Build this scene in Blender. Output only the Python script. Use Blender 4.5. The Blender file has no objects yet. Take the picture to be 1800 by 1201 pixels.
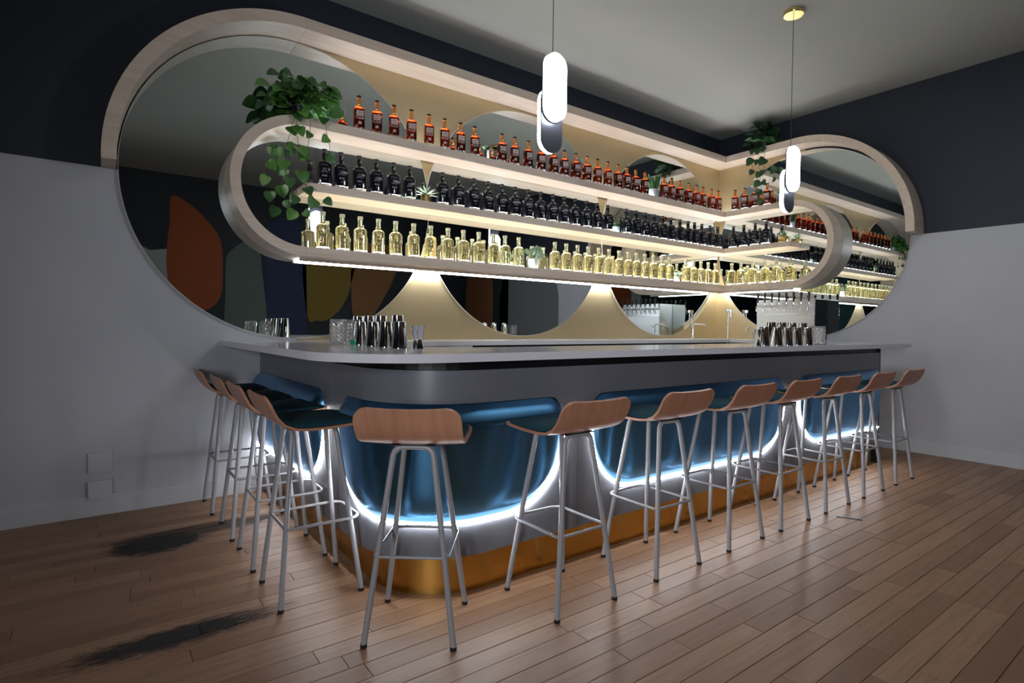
import bpy, bmesh, math, random
from mathutils import Vector, Matrix
random.seed(7)
S = bpy.context.scene
C = S.collection
PI = math.pi
# ---------------------------------------------------------------- camera
cd = bpy.data.cameras.new('camera'); cam = bpy.data.objects.new('camera', cd); C.objects.link(cam)
yaw, pitch, roll = math.radians(36.377), math.radians(1.438), math.radians(0.615)
fw = Vector((math.sin(yaw)*math.cos(pitch), math.cos(yaw)*math.cos(pitch), -math.sin(pitch)))
rt = fw.cross(Vector((0, 0, 1))).normalized(); up = rt.cross(fw)
r2 = rt*math.cos(roll) + up*math.sin(roll); u2 = up*math.cos(roll) - rt*math.sin(roll)
M = Matrix((r2, u2, -fw)).transposed().to_4x4(); M.translation = Vector((-6.399, -4.229, 1.178))
cam.matrix_world = M
cd.sensor_width = 36; cd.lens = 977.743/1800*36; cd.clip_start = 0.05
S.camera = cam
# ---------------------------------------------------------------- world, lights, exposure
w = bpy.data.worlds.new('world'); S.world = w; w.use_nodes = True
w.node_tree.nodes['Background'].inputs[0].default_value = (0.5, 0.6, 0.8, 1)
w.node_tree.nodes['Background'].inputs[1].default_value = 0.02
S.view_settings.view_transform = 'Standard'; S.view_settings.look = 'None'
S.view_settings.exposure = 0.0; S.view_settings.gamma = 1; S.view_settings.use_curve_mapping = False
PENDANT = 36.0      # radiance of the pendant diffusers
LED_TOP, LED_MID, LED_BOT, LED_UNDER, LED_BAR = 19.0, 23.0, 25.0, 130.0, 84.0
def area(name, loc, rot, sx, sy, power, col):
    l = bpy.data.lights.new(name, 'AREA'); l.shape = 'RECTANGLE'; l.size = sx; l.size_y = sy
    l.energy = power; l.color = col
    o = bpy.data.objects.new(name, l); o.location = loc; o.rotation_euler = rot; C.objects.link(o)
    return o
# added fill lights, not fixtures: one behind the camera, one overhead, out of view
wl = area('added_corner_fill', (-9.17, -6.07, 1.75), (math.radians(88), 0, math.radians(-52)), .5, 1.3, 24, (.92, .95, 1.0))  # added fill that brightens counter edge, stools and walls
wl.data.spread = math.radians(72)
area('added_overhead_fill', (-3.1, -3.3, 3.6), (0, 0, 0), 3.2, .4, 23, (.95, .97, 1.0))  # added overhead fill, gives the sloped shell tops their highlight

# ---------------------------------------------------------------- materials
def mat(name, col=(.5, .5, .5), rough=.5, metal=0, **k):
    m = bpy.data.materials.new(name); m.use_nodes = True
    b = m.node_tree.nodes['Principled BSDF']
    b.inputs['Base Color'].default_value = (*col, 1); b.inputs['Roughness'].default_value = rough
    b.inputs['Metallic'].default_value = metal
    for kk, v in k.items():
        n = {'trans': 'Transmission Weight', 'ior': 'IOR', 'spec': 'Specular IOR Level', 'coat': 'Coat Weight', 'sheen': 'Sheen Weight', 'aniso': 'Anisotropic'}[kk]
        b.inputs[n].default_value = v
    return m
def emit(name, col, st):
    m = bpy.data.materials.new(name); m.use_nodes = True; nt = m.node_tree; nt.nodes.clear()
    e = nt.nodes.new('ShaderNodeEmission'); e.inputs[0].default_value = (*col, 1); e.inputs[1].default_value = st
    o = nt.nodes.new('ShaderNodeOutputMaterial'); nt.links.new(e.outputs[0], o.inputs[0]); return m
class NT:
    def __init__(s, m): s.m = m; s.t = m.node_tree; s.b = s.t.nodes['Principled BSDF']
    def n(s, typ, **k):
        x = s.t.nodes.new(typ)
        for a, v in k.items(): setattr(x, a, v)
        return x
    def l(s, a, b): s.t.links.new(a, b)
    def val(s, v):
        x = s.n('ShaderNodeValue'); x.outputs[0].default_value = v; return x.outputs[0]
    def math(s, op, a, b=None, c=None):
        x = s.n('ShaderNodeMath', operation=op)
        for i, v in enumerate((a, b, c)):
            if v is None: continue
            if isinstance(v, (int, float)): x.inputs[i].default_value = v
            else: s.l(v, x.inputs[i])
        return x.outputs[0]
    def mix(s, f, a, b, blend='MIX'):
        x = s.n('ShaderNodeMix', data_type='RGBA', blend_type=blend)
        for i, v in ((0, f), (6, a), (7, b)):
            if isinstance(v, (int, float)): x.inputs[i].default_value = v
            elif isinstance(v, tuple): x.inputs[i].default_value = (*v, 1)
            else: s.l(v, x.inputs[i])
        return x.outputs[2]
    def pos(s, scale=(1, 1, 1), obj=False):
        if obj: src = s.n('ShaderNodeTexCoord').outputs['Object']
        else: src = s.n('ShaderNodeNewGeometry').outputs['Position']
        mp = s.n('ShaderNodeMapping'); mp.inputs['Scale'].default_value = scale; s.l(src, mp.inputs[0]); return mp.outputs[0]
    def noise(s, vec, scale=1, detail=4, rough=.5):
        x = s.n('ShaderNodeTexNoise'); x.inputs['Scale'].default_value = scale; x.inputs['Detail'].default_value = detail
        x.inputs['Roughness'].default_value = rough; s.l(vec, x.inputs['Vector']); return x.outputs[0]
    def ramp(s, f, stops):
        x = s.n('ShaderNodeValToRGB'); r = x.color_ramp
        while len(r.elements) < len(stops): r.elements.new(.5)
        for e, (p_, c_) in zip(r.elements, stops):
            e.position = p_; e.color = (*c_, 1) if len(c_) == 3 else c_
        s.l(f, x.inputs[0]); return x.outputs[0]
    def bump(s, h, st=.2, dist=.01):
        x = s.n('ShaderNodeBump'); x.inputs['Strength'].default_value = st; x.inputs['Distance'].default_value = dist
        s.l(h, x.inputs['Height']); s.l(x.outputs[0], s.b.inputs['Normal'])
def smooth01(n, v, a, b):
    x = n.n('ShaderNodeMapRange', interpolation_type='SMOOTHSTEP'); x.inputs[1].default_value = a; x.inputs[2].default_value = b
    n.l(v, x.inputs[0]); return x.outputs[0]

def wood(name, c1, c2, scale, rough=.45, obj=True):
    m = mat(name, c1, rough); n = NT(m)
    v = n.pos(scale, obj=obj)
    g = n.noise(v, 3, 6, .6)
    n.l(n.mix(smooth01(n, g, .3, .7), c1, c2), n.b.inputs['Base Color'])
    return m
M_maple = wood('maple_ply', (.66, .55, .455), (.57, .46, .375), (.6, 9, 9), .42)
M_stoolwood = wood('stool_ply', (.52, .26, .16), (.43, .205, .125), (14, 1.0, 1.0), .4)
M_white = mat('white_paint', (.40, .41, .43), .6)
# wall paint: off-white dado, dark above
def wall_paint(name, low, high, zsplit=2.126):
    m = mat(name, low, .62); n = NT(m)
    g = n.n('ShaderNodeNewGeometry'); sx = n.n('ShaderNodeSeparateXYZ'); n.l(g.outputs['Position'], sx.inputs[0])
    f = n.math('GREATER_THAN', sx.outputs[2], zsplit)
    c = n.mix(f, low, high)
    nz = n.noise(n.pos(), 1.3, 3)
    c = n.mix(.12, c, n.mix(nz, (.0, .0, .0), (1, 1, 1)), 'OVERLAY')
    n.l(c, n.b.inputs['Base Color'])
    fine = n.noise(n.pos(), 160, 3); n.bump(fine, .08, .002)
    return m
M_wall = wall_paint('two_tone_wall_paint', (.51, .52, .56), (.017, .022, .036))
M_wallrear = mat('rear_wall_paint', (.012, .015, .022), .7)
M_ceil = mat('ceiling_paint', (.32, .33, .315), .8)
M_base = mat('baseboard_paint', (.55, .57, .60), .4)
M_black = mat('black_laminate', (.006, .006, .008), .45)
M_grey = mat('grey_laminate', (.17, .175, .20), .32)
M_top = mat('grey_solid_surface', (.74, .73, .80), .10)
M_blue = mat('blue_satin_shell', (.11, .32, .58), .31, 1.0)
M_gold = mat('brass_kick_plate', (.62, .36, .09), .28, 1)
n = NT(M_gold); v = n.pos((1, 1, .1)); n.l(n.ramp(n.noise(v, 5, 3), [(.3, (.22, .22, .22)), (.7, (.36, .36, .36))]), n.b.inputs['Roughness'])
M_brass = mat('brushed_brass_panel', (.50, .41, .25), .42, .75)
n = NT(M_brass); v = n.pos((.6, .6, 120)); n.bump(n.noise(v, 4, 3), .12, .001)
M_brass2 = mat('polished_brass', (.80, .58, .25), .2, 1)
M_mirror = mat('mirror_silver', (.66, .71, .71), .0, 1)
M_edge = mat('mirror_rim', (.85, .85, .8), .25, .4)
M_steel = mat('brushed_steel', (.72, .73, .75), .25, 1)
M_steel2 = mat('satin_steel', (.70, .71, .73), .42, .9)
M_chrome = mat('chrome', (.85, .86, .88), .07, 1)
M_cloth = mat('teal_wool', (.004, .045, .065), .9)
n = NT(M_cloth); n.bump(n.noise(n.pos(), 400, 2), .3, .002)
M_tube = mat('grey_powder_coat', (.33, .33, .35), .35)
M_rubber = mat('black_rubber', (.008, .008, .008), .6)
M_whitetop = mat('white_quartz', (.72, .72, .74), .25)
M_soil = mat('dark_soil', (.02, .014, .01), .9)
M_potwhite = mat('white_ceramic', (.60, .64, .62), .4)
M_potteal = mat('pale_teal_ceramic', (.35, .50, .48), .4)
M_potgrey = mat('grey_ceramic', (.42, .42, .45), .5)
M_potblack = mat('black_plastic_pot', (.01, .012, .016), .4)
def leafmat(name, c1, c2, rough=.4):
    m = mat(name, c1, rough, trans=0); n = NT(m)
    oi = n.n('ShaderNodeObjectInfo')
    n.l(n.mix(oi.outputs['Random'], c1, c2), n.b.inputs['Base Color']); return m
M_leaf = leafmat('pothos_leaf', (.018, .085, .022), (.11, .27, .05))
M_snake = leafmat('snake_leaf', (.02, .09, .03), (.05, .14, .03))
M_succ = leafmat('succulent_leaf', (.20, .32, .20), (.28, .38, .27))
M_agave = leafmat('agave_leaf', (.13, .22, .15), (.22, .31, .22))
M_vine = mat('vine_stem', (.045, .05, .02), .6)
# bottle glass
M_amberbody = mat('amber_spirit', (.25, .022, .004), .05, trans=1, ior=1.36)
M_amberneck = mat('amber_neck_glass', (.95, .42, .13), .06, trans=.75, ior=1.4)
M_clearbody = mat('pale_spirit', (.98, .89, .58), .02, trans=.93, ior=1.38)
M_clearneck = mat('pale_neck_glass', (.86, .88, .62), .12, trans=.7, ior=1.4)
M_blackbody = mat('black_bottle_glass', (.006, .006, .009), .1)
M_base_glass = mat('thick_clear_glass', (1, 1, 1), .04, trans=1, ior=1.45)
M_labelgrey = mat('pale_print', (.50, .42, .40), .5)
M_labeldark = mat('grey_print', (.20, .21, .24), .5)
M_labelgold = mat('black_gold_print', (.10, .085, .03), .5)
M_cap = mat('black_cap', (.012, .008, .008), .35)
M_capgrey = mat('smoky_cap', (.10, .085, .08), .35)
M_cork = mat('pale_stopper', (.72, .68, .50), .35)
M_pend = emit('pendant_diffuser', (.86, .93, 1.0), PENDANT)
M_penddark = mat('pendant_backplate', (.09, .09, .11), .35, .6)
M_led_top = emit('led_strip_upper', (.94, .97, 1), LED_TOP)
M_led_mid = emit('led_strip_middle', (1, .97, .94), LED_MID)
M_led_bot = emit('led_strip_lower', (1, .94, .80), LED_BOT)
M_led_under = emit('led_strip_under_shelf', (.97, .99, 1), LED_UNDER)
M_led_bar = emit('led_edge_bar', (.93, .96, 1.0), LED_BAR)
M_led_soft = emit('led_edge_inner_face', (.93, .96, 1.0), 2.2)

# floor boards
M_floor = mat('oiled_maple_boards', (.4, .26, .16), .38)
n = NT(M_floor)
oi = n.n('ShaderNodeObjectInfo'); ge = n.n('ShaderNodeNewGeometry')
rnd = n.math('FRACT', n.math('ADD', oi.outputs['Random'], ge.outputs['Random Per Island']))
v = n.pos((1.2, 22, 1))
off = n.n('ShaderNodeCombineXYZ'); n.l(n.math('MULTIPLY', rnd, 40), off.inputs[0]); n.l(n.math('MULTIPLY', rnd, 17), off.inputs[1])
va = n.n('ShaderNodeVectorMath', operation='ADD'); n.l(v, va.inputs[0]); n.l(off.outputs[0], va.inputs[1])
g = n.noise(va.outputs[0], 2.2, 7, .62)
base = n.ramp(rnd, [(0, (0.190, 0.092, 0.043)), (.35, (0.266, 0.141, 0.075)), (.7, (0.317, 0.177, 0.100)), (1, (0.228, 0.111, 0.055))])
c = n.mix(smooth01(n, g, .35, .75), base, n.mix(.5, base, (.16, .08, .04)))
fl = n.noise(va.outputs[0], 9, 3, .7)
c = n.mix(smooth01(n, fl, .66, .74), c, (.06, .03, .018))
knots = n.noise(n.pos((2, 7, 1)), 2.6, 4, .7); c = n.mix(n.math('MULTIPLY', smooth01(n, knots, .62, .72), .65), c, (.09, .045, .022))
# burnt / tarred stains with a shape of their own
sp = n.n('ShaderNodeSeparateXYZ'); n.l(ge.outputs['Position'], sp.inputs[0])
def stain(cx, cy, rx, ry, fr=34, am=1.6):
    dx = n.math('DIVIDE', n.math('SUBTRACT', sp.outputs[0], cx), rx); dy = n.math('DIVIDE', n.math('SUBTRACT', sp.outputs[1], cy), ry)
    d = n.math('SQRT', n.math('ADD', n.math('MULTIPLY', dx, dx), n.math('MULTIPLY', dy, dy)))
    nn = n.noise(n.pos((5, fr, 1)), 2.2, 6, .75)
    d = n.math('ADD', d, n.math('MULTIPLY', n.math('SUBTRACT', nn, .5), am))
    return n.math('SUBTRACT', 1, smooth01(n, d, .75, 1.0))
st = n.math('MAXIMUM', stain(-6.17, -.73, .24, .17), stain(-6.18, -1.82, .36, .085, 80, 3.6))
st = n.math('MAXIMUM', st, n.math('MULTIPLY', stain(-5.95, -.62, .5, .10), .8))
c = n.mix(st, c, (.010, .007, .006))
n.l(c, n.b.inputs['Base Color'])
n.l(n.math('ADD', n.math('ADD', .32, n.math('MULTIPLY', g, .22)), n.math('MULTIPLY', st, .4)), n.b.inputs['Roughness'])
n.bump(g, .12, .003)
M_gap = mat('dark_board_joint', (.012, .007, .004), .8)

# ---------------------------------------------------------------- mesh helpers
def new_obj(name, bm, m, parent=None, smooth=False):
    me = bpy.data.meshes.new(name); bm.normal_update(); bm.to_mesh(me); bm.free()
    if isinstance(m, (list, tuple)):
        for q in m: me.materials.append(q)
    elif m: me.materials.append(m)
    if smooth:
        for f in me.polygons: f.use_smooth = True
    o = bpy.data.objects.new(name, me); C.objects.link(o)
    if parent is not None: o.parent = parent
    return o
def autosmooth(o, ang=40):
    me = o.data; bm = bmesh.new(); bm.from_mesh(me)
    for e in bm.edges:
        if len(e.link_faces) == 2 and e.calc_face_angle(0) > math.radians(ang): e.smooth = False
    for f in bm.faces: f.smooth = True
    bm.to_mesh(me); bm.free(); return o
def box(bm, x0, x1, y0, y1, z0, z1, mi=0):
    vs = [bm.verts.new((x, y, z)) for z in (z0, z1) for y in (y0, y1) for x in (x0, x1)]
    for f in ((0, 2, 3, 1), (4, 5, 7, 6), (0, 1, 5, 4), (2, 6, 7, 3), (0, 4, 6, 2), (1, 3, 7, 5)):
        fc = bm.faces.new([vs[i] for i in f]); fc.material_index = mi
    return vs
def boxobj(name, b, m, parent=None, bev=0):
    bm = bmesh.new(); box(bm, *b)
    if bev: bmesh.ops.bevel(bm, geom=bm.edges[:], offset=bev, segments=2, affect='EDGES', profile=.7)
    o = new_obj(name, bm, m, parent)
    return autosmooth(o, 50) if bev else o
def lathe(bm, prof, seg=16, mi=0, sq=None, cx=0, cy=0):
    """prof: list (r,z); sq: superellipse exponent for squarish section"""
    rings = []
    for r, z in prof:
        ring = []
        if r < 1e-5: ring = [bm.verts.new((cx, cy, z))]
        else:
            for i in range(seg):
                a = 2*PI*(i+.5)/seg; k = 1
                if sq: k = (abs(math.cos(a))**sq + abs(math.sin(a))**sq)**(-1/sq)
                ring.append(bm.verts.new((cx + r*k*math.cos(a), cy + r*k*math.sin(a), z)))
        rings.append(ring)
    for A, B in zip(rings, rings[1:]):
        if len(A) == 1 and len(B) == 1: continue
        for i in range(seg):
            j = (i+1) % seg
            if len(A) == 1: f = bm.faces.new((A[0], B[j], B[i])) if False else bm.faces.new((A[0], B[j], B[i]))
            elif len(B) == 1: f = bm.faces.new((A[i], A[j], B[0]))
            else: f = bm.faces.new((A[i], A[j], B[j], B[i]))
            f.material_index = mi
    return rings
def latheobj(name, prof, m, parent=None, seg=16, sq=None, ang=40, loc=None):
    bm = bmesh.new(); lathe(bm, prof, seg, 0, sq)
    o = autosmooth(new_obj(name, bm, m, parent), ang)
    if loc: o.location = loc
    return o
def tube(bm, pts, r, seg=8, closed=False, cap=True):
    pts = [Vector(p) for p in pts]; N = len(pts); rings = []
    ref = None
    for i, p in enumerate(pts):
        if closed: t = (pts[(i+1) % N] - pts[i-1]).normalized()
        else: t = (pts[min(i+1, N-1)] - pts[max(i-1, 0)]).normalized()
        if ref is None:
            ref = Vector((0, 0, 1)) if abs(t.z) < .9 else Vector((1, 0, 0))
        a = (ref - t*ref.dot(t)).normalized(); ref = a; b = t.cross(a)
        rr = r[i] if isinstance(r, (list, tuple)) else r
        rings.append([bm.verts.new(p + (a*math.cos(2*PI*k/seg) + b*math.sin(2*PI*k/seg))*rr) for k in range(seg)])
    M_ = N if closed else N-1
    for i in range(M_):
        A, B = rings[i], rings[(i+1) % N]
        for k in range(seg): bm.faces.new((A[k], A[(k+1) % seg], B[(k+1) % seg], B[k]))
    if cap and not closed:
        bm.faces.new(rings[0][::-1]); bm.faces.new(rings[-1])
def tubeobj(name, pts, r, m, parent=None, seg=8, closed=False):
    bm = bmesh.new(); tube(bm, pts, r, seg, closed); return autosmooth(new_obj(name, bm, m, parent), 50)
def fillet(pts, rad, seg=5):
    out = [Vector(pts[0])]
    for i in range(1, len(pts)-1):
        a, b, c_ = Vector(pts[i-1]), Vector(pts[i]), Vector(pts[i+1])
        u = (a-b).normalized(); v_ = (c_-b).normalized(); d = rad
        p0, p1 = b + u*d, b + v_*d
        for k in range(seg+1):
            t = k/seg; out.append(p0*(1-t)**2 + b*2*t*(1-t) + p1*t*t)
    out.append(Vector(pts[-1])); return out
def empty(name, label, cat, loc=(0, 0, 0), rz=0, group=None):
    o = bpy.data.objects.new(name, None); C.objects.link(o); o.empty_display_size = .1
    o.location = loc; o.rotation_euler = (0, 0, rz); o['label'] = label; o['category'] = cat
    if group: o['group'] = group
    return o
def tag(o, label, cat, group=None):
    o['label'] = label; o['category'] = cat
    if group: o['group'] = group
    return o
def struct(o): o['kind'] = 'structure'; return o
def dup(root, loc, rz, label=None, group=None, scale=None):
    r = root.copy(); C.objects.link(r); r.location = loc; r.rotation_euler = (0, 0, rz)
    if label: r['label'] = label
    if group: r['group'] = group
    if scale: r.scale = (scale,)*3
    for ch in list(root.children):
        c_ = ch.copy(); C.objects.link(c_); c_.parent = r
        for g_ in list(ch.children):
            d_ = g_.copy(); C.objects.link(d_); d_.parent = c_
    return r
def strip_solid(bm, path_in, path_out, z0, z1, mi=0):
    """solid between two polylines (x,y) extruded z0..z1"""
    N = len(path_in); V = []
    for i in range(N):
        V.append([bm.verts.new((*path_in[i], z0)), bm.verts.new((*path_out[i], z0)), bm.verts.new((*path_out[i], z1)), bm.verts.new((*path_in[i], z1))])
    for i in range(N-1):
        A, B = V[i], V[i+1]
        for k in range(4):
            bm.faces.new((A[k], A[(k+1) % 4], B[(k+1) % 4], B[k])).material_index = mi
    bm.faces.new(V[0][::-1]); bm.faces.new(V[-1])
    bmesh.ops.recalc_face_normals(bm, faces=bm.faces[:])

# ================================================================ ROOM SHELL
ZC = 3.61
XL, YR = -9.5, -6.4
struct(boxobj('wall_left', (XL, .12, 0, .12, -.1, ZC+.1), M_wall))
struct(boxobj('wall_right', (0, .12, YR, 0, -.1, ZC+.1), M_wall))
wr = struct(boxobj('wall_rear', (XL, .12, YR-.12, YR, -.1, ZC+.1), M_wallrear))
ws = struct(boxobj('wall_side', (XL-.12, XL, YR-.12, .12, -.1, ZC+.1), M_wallrear))
struct(boxobj('ceiling', (XL-.12, .12, YR-.12, .12, ZC, ZC+.1), M_ceil))
floor = struct(boxobj('floor', (XL-.12, .12, YR-.12, .12, -.1, -.004), M_gap))
def mural(name, pts, col, wall, axis='y', at=YR):
    bm = bmesh.new(); t = .004
    P = [Vector(p) for p in pts]; N = len(P)
    sm = []
    for i in range(N):      # soften the corners
        for k in (0, .33, .66):
            a, b, c_, d_ = P[i-1], P[i], P[(i+1) % N], P[(i+2) % N]
            sm.append(.5*((2*b) + (c_-a)*k + (2*a-5*b+4*c_-d_)*k*k + (3*b-a-3*c_+d_)*k**3))
    f = []
    for q in sm:
        f.append(bm.verts.new((q.x, at+t, q.y) if axis == 'y' else (at+(t if at < -1 else -t), q.x, q.y)))
    bm.faces.new(f)
    return new_obj(name, bm, mat('mural_'+name, col, .7), wall)
mural('mural_shape', [(-5.49, 3.25), (-5.25, 3.17), (-4.96, 2.9), (-4.77, 2.59), (-4.74, 2.06), (-4.77, 1.67), (-4.9, 1.47), (-5.09, 1.42), (-5.34, 1.6), (-5.51, 1.82), (-5.56, 2.1), (-5.55, 2.46), (-5.51, 2.84)], (.30, .055, .006), wr, at=YR+.002)
mural('mural_shape', [(-5.96, 2.37), (-5.79, 2.35), (-5.4, 2.36), (-5.3, 1.82), (-5.26, 1.5), (-5.26, 1.27), (-5.89, 1.26)], (.32, .36, .35), wr)
mural('mural_shape', [(-4.69, 2.26), (-4.64, 2.41), (-4.48, 2.57), (-4.3, 2.64), (-4.16, 2.5), (-4.11, 2.1), (-4.02, 1.19), (-4.02, .6), (-4.68, .6), (-4.7, 1.67)], (.10, .13, .12), wr)
mural('mural_shape', [(-4.06, 2.9), (-3.43, 2.98), (-3.39, .6), (-3.96, .6), (-4.05, 2.1)], (.01, .022, .075), wr)
mural('mural_shape', [(-3.36, 2.57), (-2.48, 2.65), (-2.5, 1.99), (-2.68, 1.54), (-2.95, 1.29), (-3.16, 1.27), (-3.34, 1.36)], (.20, .13, .01), wr)
mural('mural_shape', [(-2.43, 2.66), (-1.5, 2.74), (-1.62, 2.15), (-1.86, 1.68), (-2.1, 1.33), (-2.43, 1.16)], (.22, .10, .03), wr)
wrr = bpy.data.objects['wall_right']
mural('mural_shape', [(-4.8, 2.9), (-6.35, 2.9), (-6.35, 0.2), (-4.8, 0.2)], (.008, .022, .026), wrr, 'x', 0)
mural('mural_shape', [(-5.25, 2.6), (-6.1, 2.6), (-6.1, 0.4), (-5.25, 0.4)], (.20, .075, .03), wrr, 'x', -.002)
mural('mural_shape', [(-3.3, 2.4), (-4.76, 2.4), (-4.76, 0.2), (-3.3, 0.2)], (.16, .165, .175), wrr, 'x', 0)
mural('mural_shape', [(-1.2, 0.3), (-1.1, 2.8), (-1.5, 2.9), (-1.55, 1.2), (-1.9, .4)], (.40, .22, .24), ws, 'x', XL)
mural('mural_shape', [(-2.2, 0.3), (-2.3, 2.0), (-2.6, 2.9), (-3.1, 2.4), (-2.9, .3)], (.06, .18, .19), ws, 'x', XL)

def baseboard(name, b, cap):
    e = bmesh.new(); box(e, *b); box(e, *cap)
    return struct(new_obj(name, e, M_base))
baseboard('baseboard_left', (XL, -5.55, -.016, 0, 0, .105), (XL, -5.55, -.011, 0, .105, .122))
baseboard('baseboard_right', (-.016, 0, YR, -1.55, 0, .105), (-.011, 0, YR, -1.55, .105, .122))

# floor boards: each its own part where the photo shows it, the rest joined
PW = .0885
rows = int(6.4/PW)+1
cells = []
camxy = Vector((-6.399, -4.229)); f2 = Vector((fw.x, fw.y)).normalized(); r2d = Vector((r2.x, r2.y)).normalized()
for i in range(rows):
    y1 = -i*PW; y0 = y1-PW
    x = XL + random.uniform(-.6, 0)
    while x < 0:
        L = random.choice((.45, .6, .75, .9, 1.1, 1.35)); x0 = max(x, XL); x1 = min(x+L, 0)
        if x1-x0 > .05:
            d = Vector(((x0+x1)/2, (y0+y1)/2)) - camxy; dep = d.dot(f2); lat = d.dot(r2d)
            vis = dep > 1.55 and abs(lat) < dep*.93+.3
            inbar = (x0 > -5.4 and y0 > -2.1)
            cells.append((0 if (vis and not inbar) else 1, dep if dep > 0 else 99, x0, x1, y0, y1))
        x += L
cells.sort()
def plank_bm(bm, x0, x1, y0, y1, ch=.0012):
    z = random.uniform(-.0006, .0006); g_ = .0008
    a = [(x0+g_, y0+g_), (x1-g_, y0+g_), (x1-g_, y1-g_), (x0+g_, y1-g_)]
    b = [(x0+g_+ch, y0+g_+ch), (x1-g_-ch, y0+g_+ch), (x1-g_-ch, y1-g_-ch), (x0+g_+ch, y1-g_-ch)]
    V0 = [bm.verts.new((*p_, -.004)) for p_ in a]; V1 = [bm.verts.new((*p_, z-.0012)) for p_ in a]; V2 = [bm.verts.new((*p_, z)) for p_ in b]
    for A, B in ((V0, V1), (V1, V2)):
        for k in range(4): bm.faces.new((A[k], A[(k+1) % 4], B[(k+1) % 4], B[k]))
    bm.faces.new(V2)
rest = bmesh.new()
for k, (hid, dep, x0, x1, y0, y1) in enumerate(cells):
    if k < 300:
        bm = bmesh.new(); plank_bm(bm, x0, x1, y0, y1)
        new_obj('floor_plank', bm, M_floor, floor)
    else: plank_bm(rest, x0, x1, y0, y1)
ro = new_obj('floor_planks', rest, M_floor, floor); ro['kind'] = 'stuff'

# wall cover plates low on the left wall
for z0, z1, lb in ((.262, .385, 'square white cover plate on left wall, upper of the two above the baseboard'), (.095, .216, 'square white cover plate on left wall, lower one overlapping the baseboard')):
    t = empty('cover_plate', lb, 'cover plate', (-6.415, -.012 if z0 < .2 else 0, z0), 0, 'blank cover plates on the left wall')
    yb = -.006
    boxobj('plate', (-.06, .06, -.012, 0, 0, z1-z0), M_base, t, .003)
    for sx in (-.03, .03):
        latheobj('screw', [(0, .0015), (.004, .0012), (.004, 0)], M_base, t, 8, loc=(sx, -.0122, .06)).rotation_euler = (PI/2, 0, 0)

# ================================================================ BACK WALL: brass, mirrors
bz = empty('brass_backsplash', 'brushed brass sheet on the left wall behind the long shelves', 'wall panel', (-2.6, 0, 1.07))
bm = bmesh.new(); box(bm, -2.65, 2.595, -.006, 0, 0, 2.155); new_obj('sheet', bm, M_brass, bz)
bz2 = empty('brass_backsplash', 'brushed brass sheet on the right wall between corner and tap tower', 'wall panel', (0, -.55, 1.07))
bm = bmesh.new(); box(bm, -.006, 0, -.535, .55-.006, 0, 2.155); new_obj('sheet', bm, M_brass, bz2)
def disc_mirror(label, loc, rz, R, off):
    t = empty('round_mirror', label, 'mirror', loc, rz, 'round mirrors behind the shelves')
    bm = bmesh.new(); N = 128
    a = [bm.verts.new((R*math.cos(2*PI*i/N), -off, R*math.sin(2*PI*i/N))) for i in range(N)]
    f = bm.faces.new(a); bm.normal_update()
    if f.normal.y > 0: f.normal_flip()
    new_obj('glass', bm, M_mirror, t)
    bm = bmesh.new(); Ro = R+.003
    for i in range(N):
        c0, s0 = math.cos(2*PI*i/N), math.sin(2*PI*i/N); c1, s1 = math.cos(2*PI*(i+1)/N), math.sin(2*PI*(i+1)/N)
        vv = [bm.verts.new(q) for q in ((Ro*c0, -off-.001, Ro*s0), (Ro*c1, -off-.001, Ro*s1), (Ro*c1, -.0, Ro*s1), (Ro*c0, -.0, Ro*s0))]
        bm.faces.new(vv)
        vv = [bm.verts.new(q) for q in ((R*c0, -off-.001, R*s0), (R*c1, -off-.001, R*s1), (Ro*c1, -off-.001, Ro*s1), (Ro*c0, -off-.001, Ro*s0))]
        bm.faces.new(vv)
    new_obj('rim', bm, M_edge, t)
    return t
CZ = 2.148
disc_mirror('large round mirror at far left inside the wooden arch', (-5.25, 0, CZ), 0, 1.064, .022)
disc_mirror('round mirror in the middle of the left wall behind the long shelves', (-3.17, 0, CZ), 0, 1.046, .019)
disc_mirror('round mirror on the left wall nearest the room corner', (-1.085, 0, CZ), 0, 1.046, .022)
disc_mirror('round mirror on the right wall behind the tap tower', (0, -1.085, CZ), -PI/2, 1.05, .020)

# ---------------------------------------------------------------- wooden loops
D = .245
def board(name, parent, x0, x1, y0, y1, z0, z1): return boxobj(name, (x0, x1, y0, y1, z0, z1), M_maple, parent, .0015)
def arc_solid(name, parent, cx, cz, Ri, Ro, a0, a1, wall, N=40, end_cut=None):
    """half hoop; wall 'L': in the x-z plane from y=-D..0 ; wall 'R': y-z plane"""
    bm = bmesh.new(); V = []
    for i in range(N+1):
        a = a0+(a1-a0)*i/N; c_, s_ = math.cos(a), math.sin(a)
        ring = []
        for (r_, d_) in ((Ri, -D), (Ro, -D), (Ro, -.0005), (Ri, -.0005)):
            h_ = cx + r_*c_; z_ = cz + r_*s_
            ring.append(bm.verts.new((h_, d_, z_) if wall == 'L' else (d_, h_, z_)))
        V.append(ring)
    for i in range(N):
        for k in range(4): bm.faces.new((V[i][k], V[i][(k+1) % 4], V[i+1][(k+1) % 4], V[i+1][k]))
    bm.faces.new(V[0]); bm.faces.new(V[-1][::-1]); bmesh.ops.recalc_face_normals(bm, faces=bm.faces[:])
    return autosmooth(new_obj(name, bm, M_maple, parent), 40)
CL, CR = -5.25, -1.085
arch = empty('arched_wood_canopy', 'pale plywood band arching over the mirrors on both walls', 'wall canopy', (0, 0, CZ+1.0745))
pz = lambda o: o
def at0(parent): parent.location = (0, 0, 0)
at0(arch)
Ri, Ro = 1.0745, 1.149
zt0, zt1 = CZ+Ri, CZ+Ro
xs = [CL, -3.55, -1.85, -D]
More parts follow.
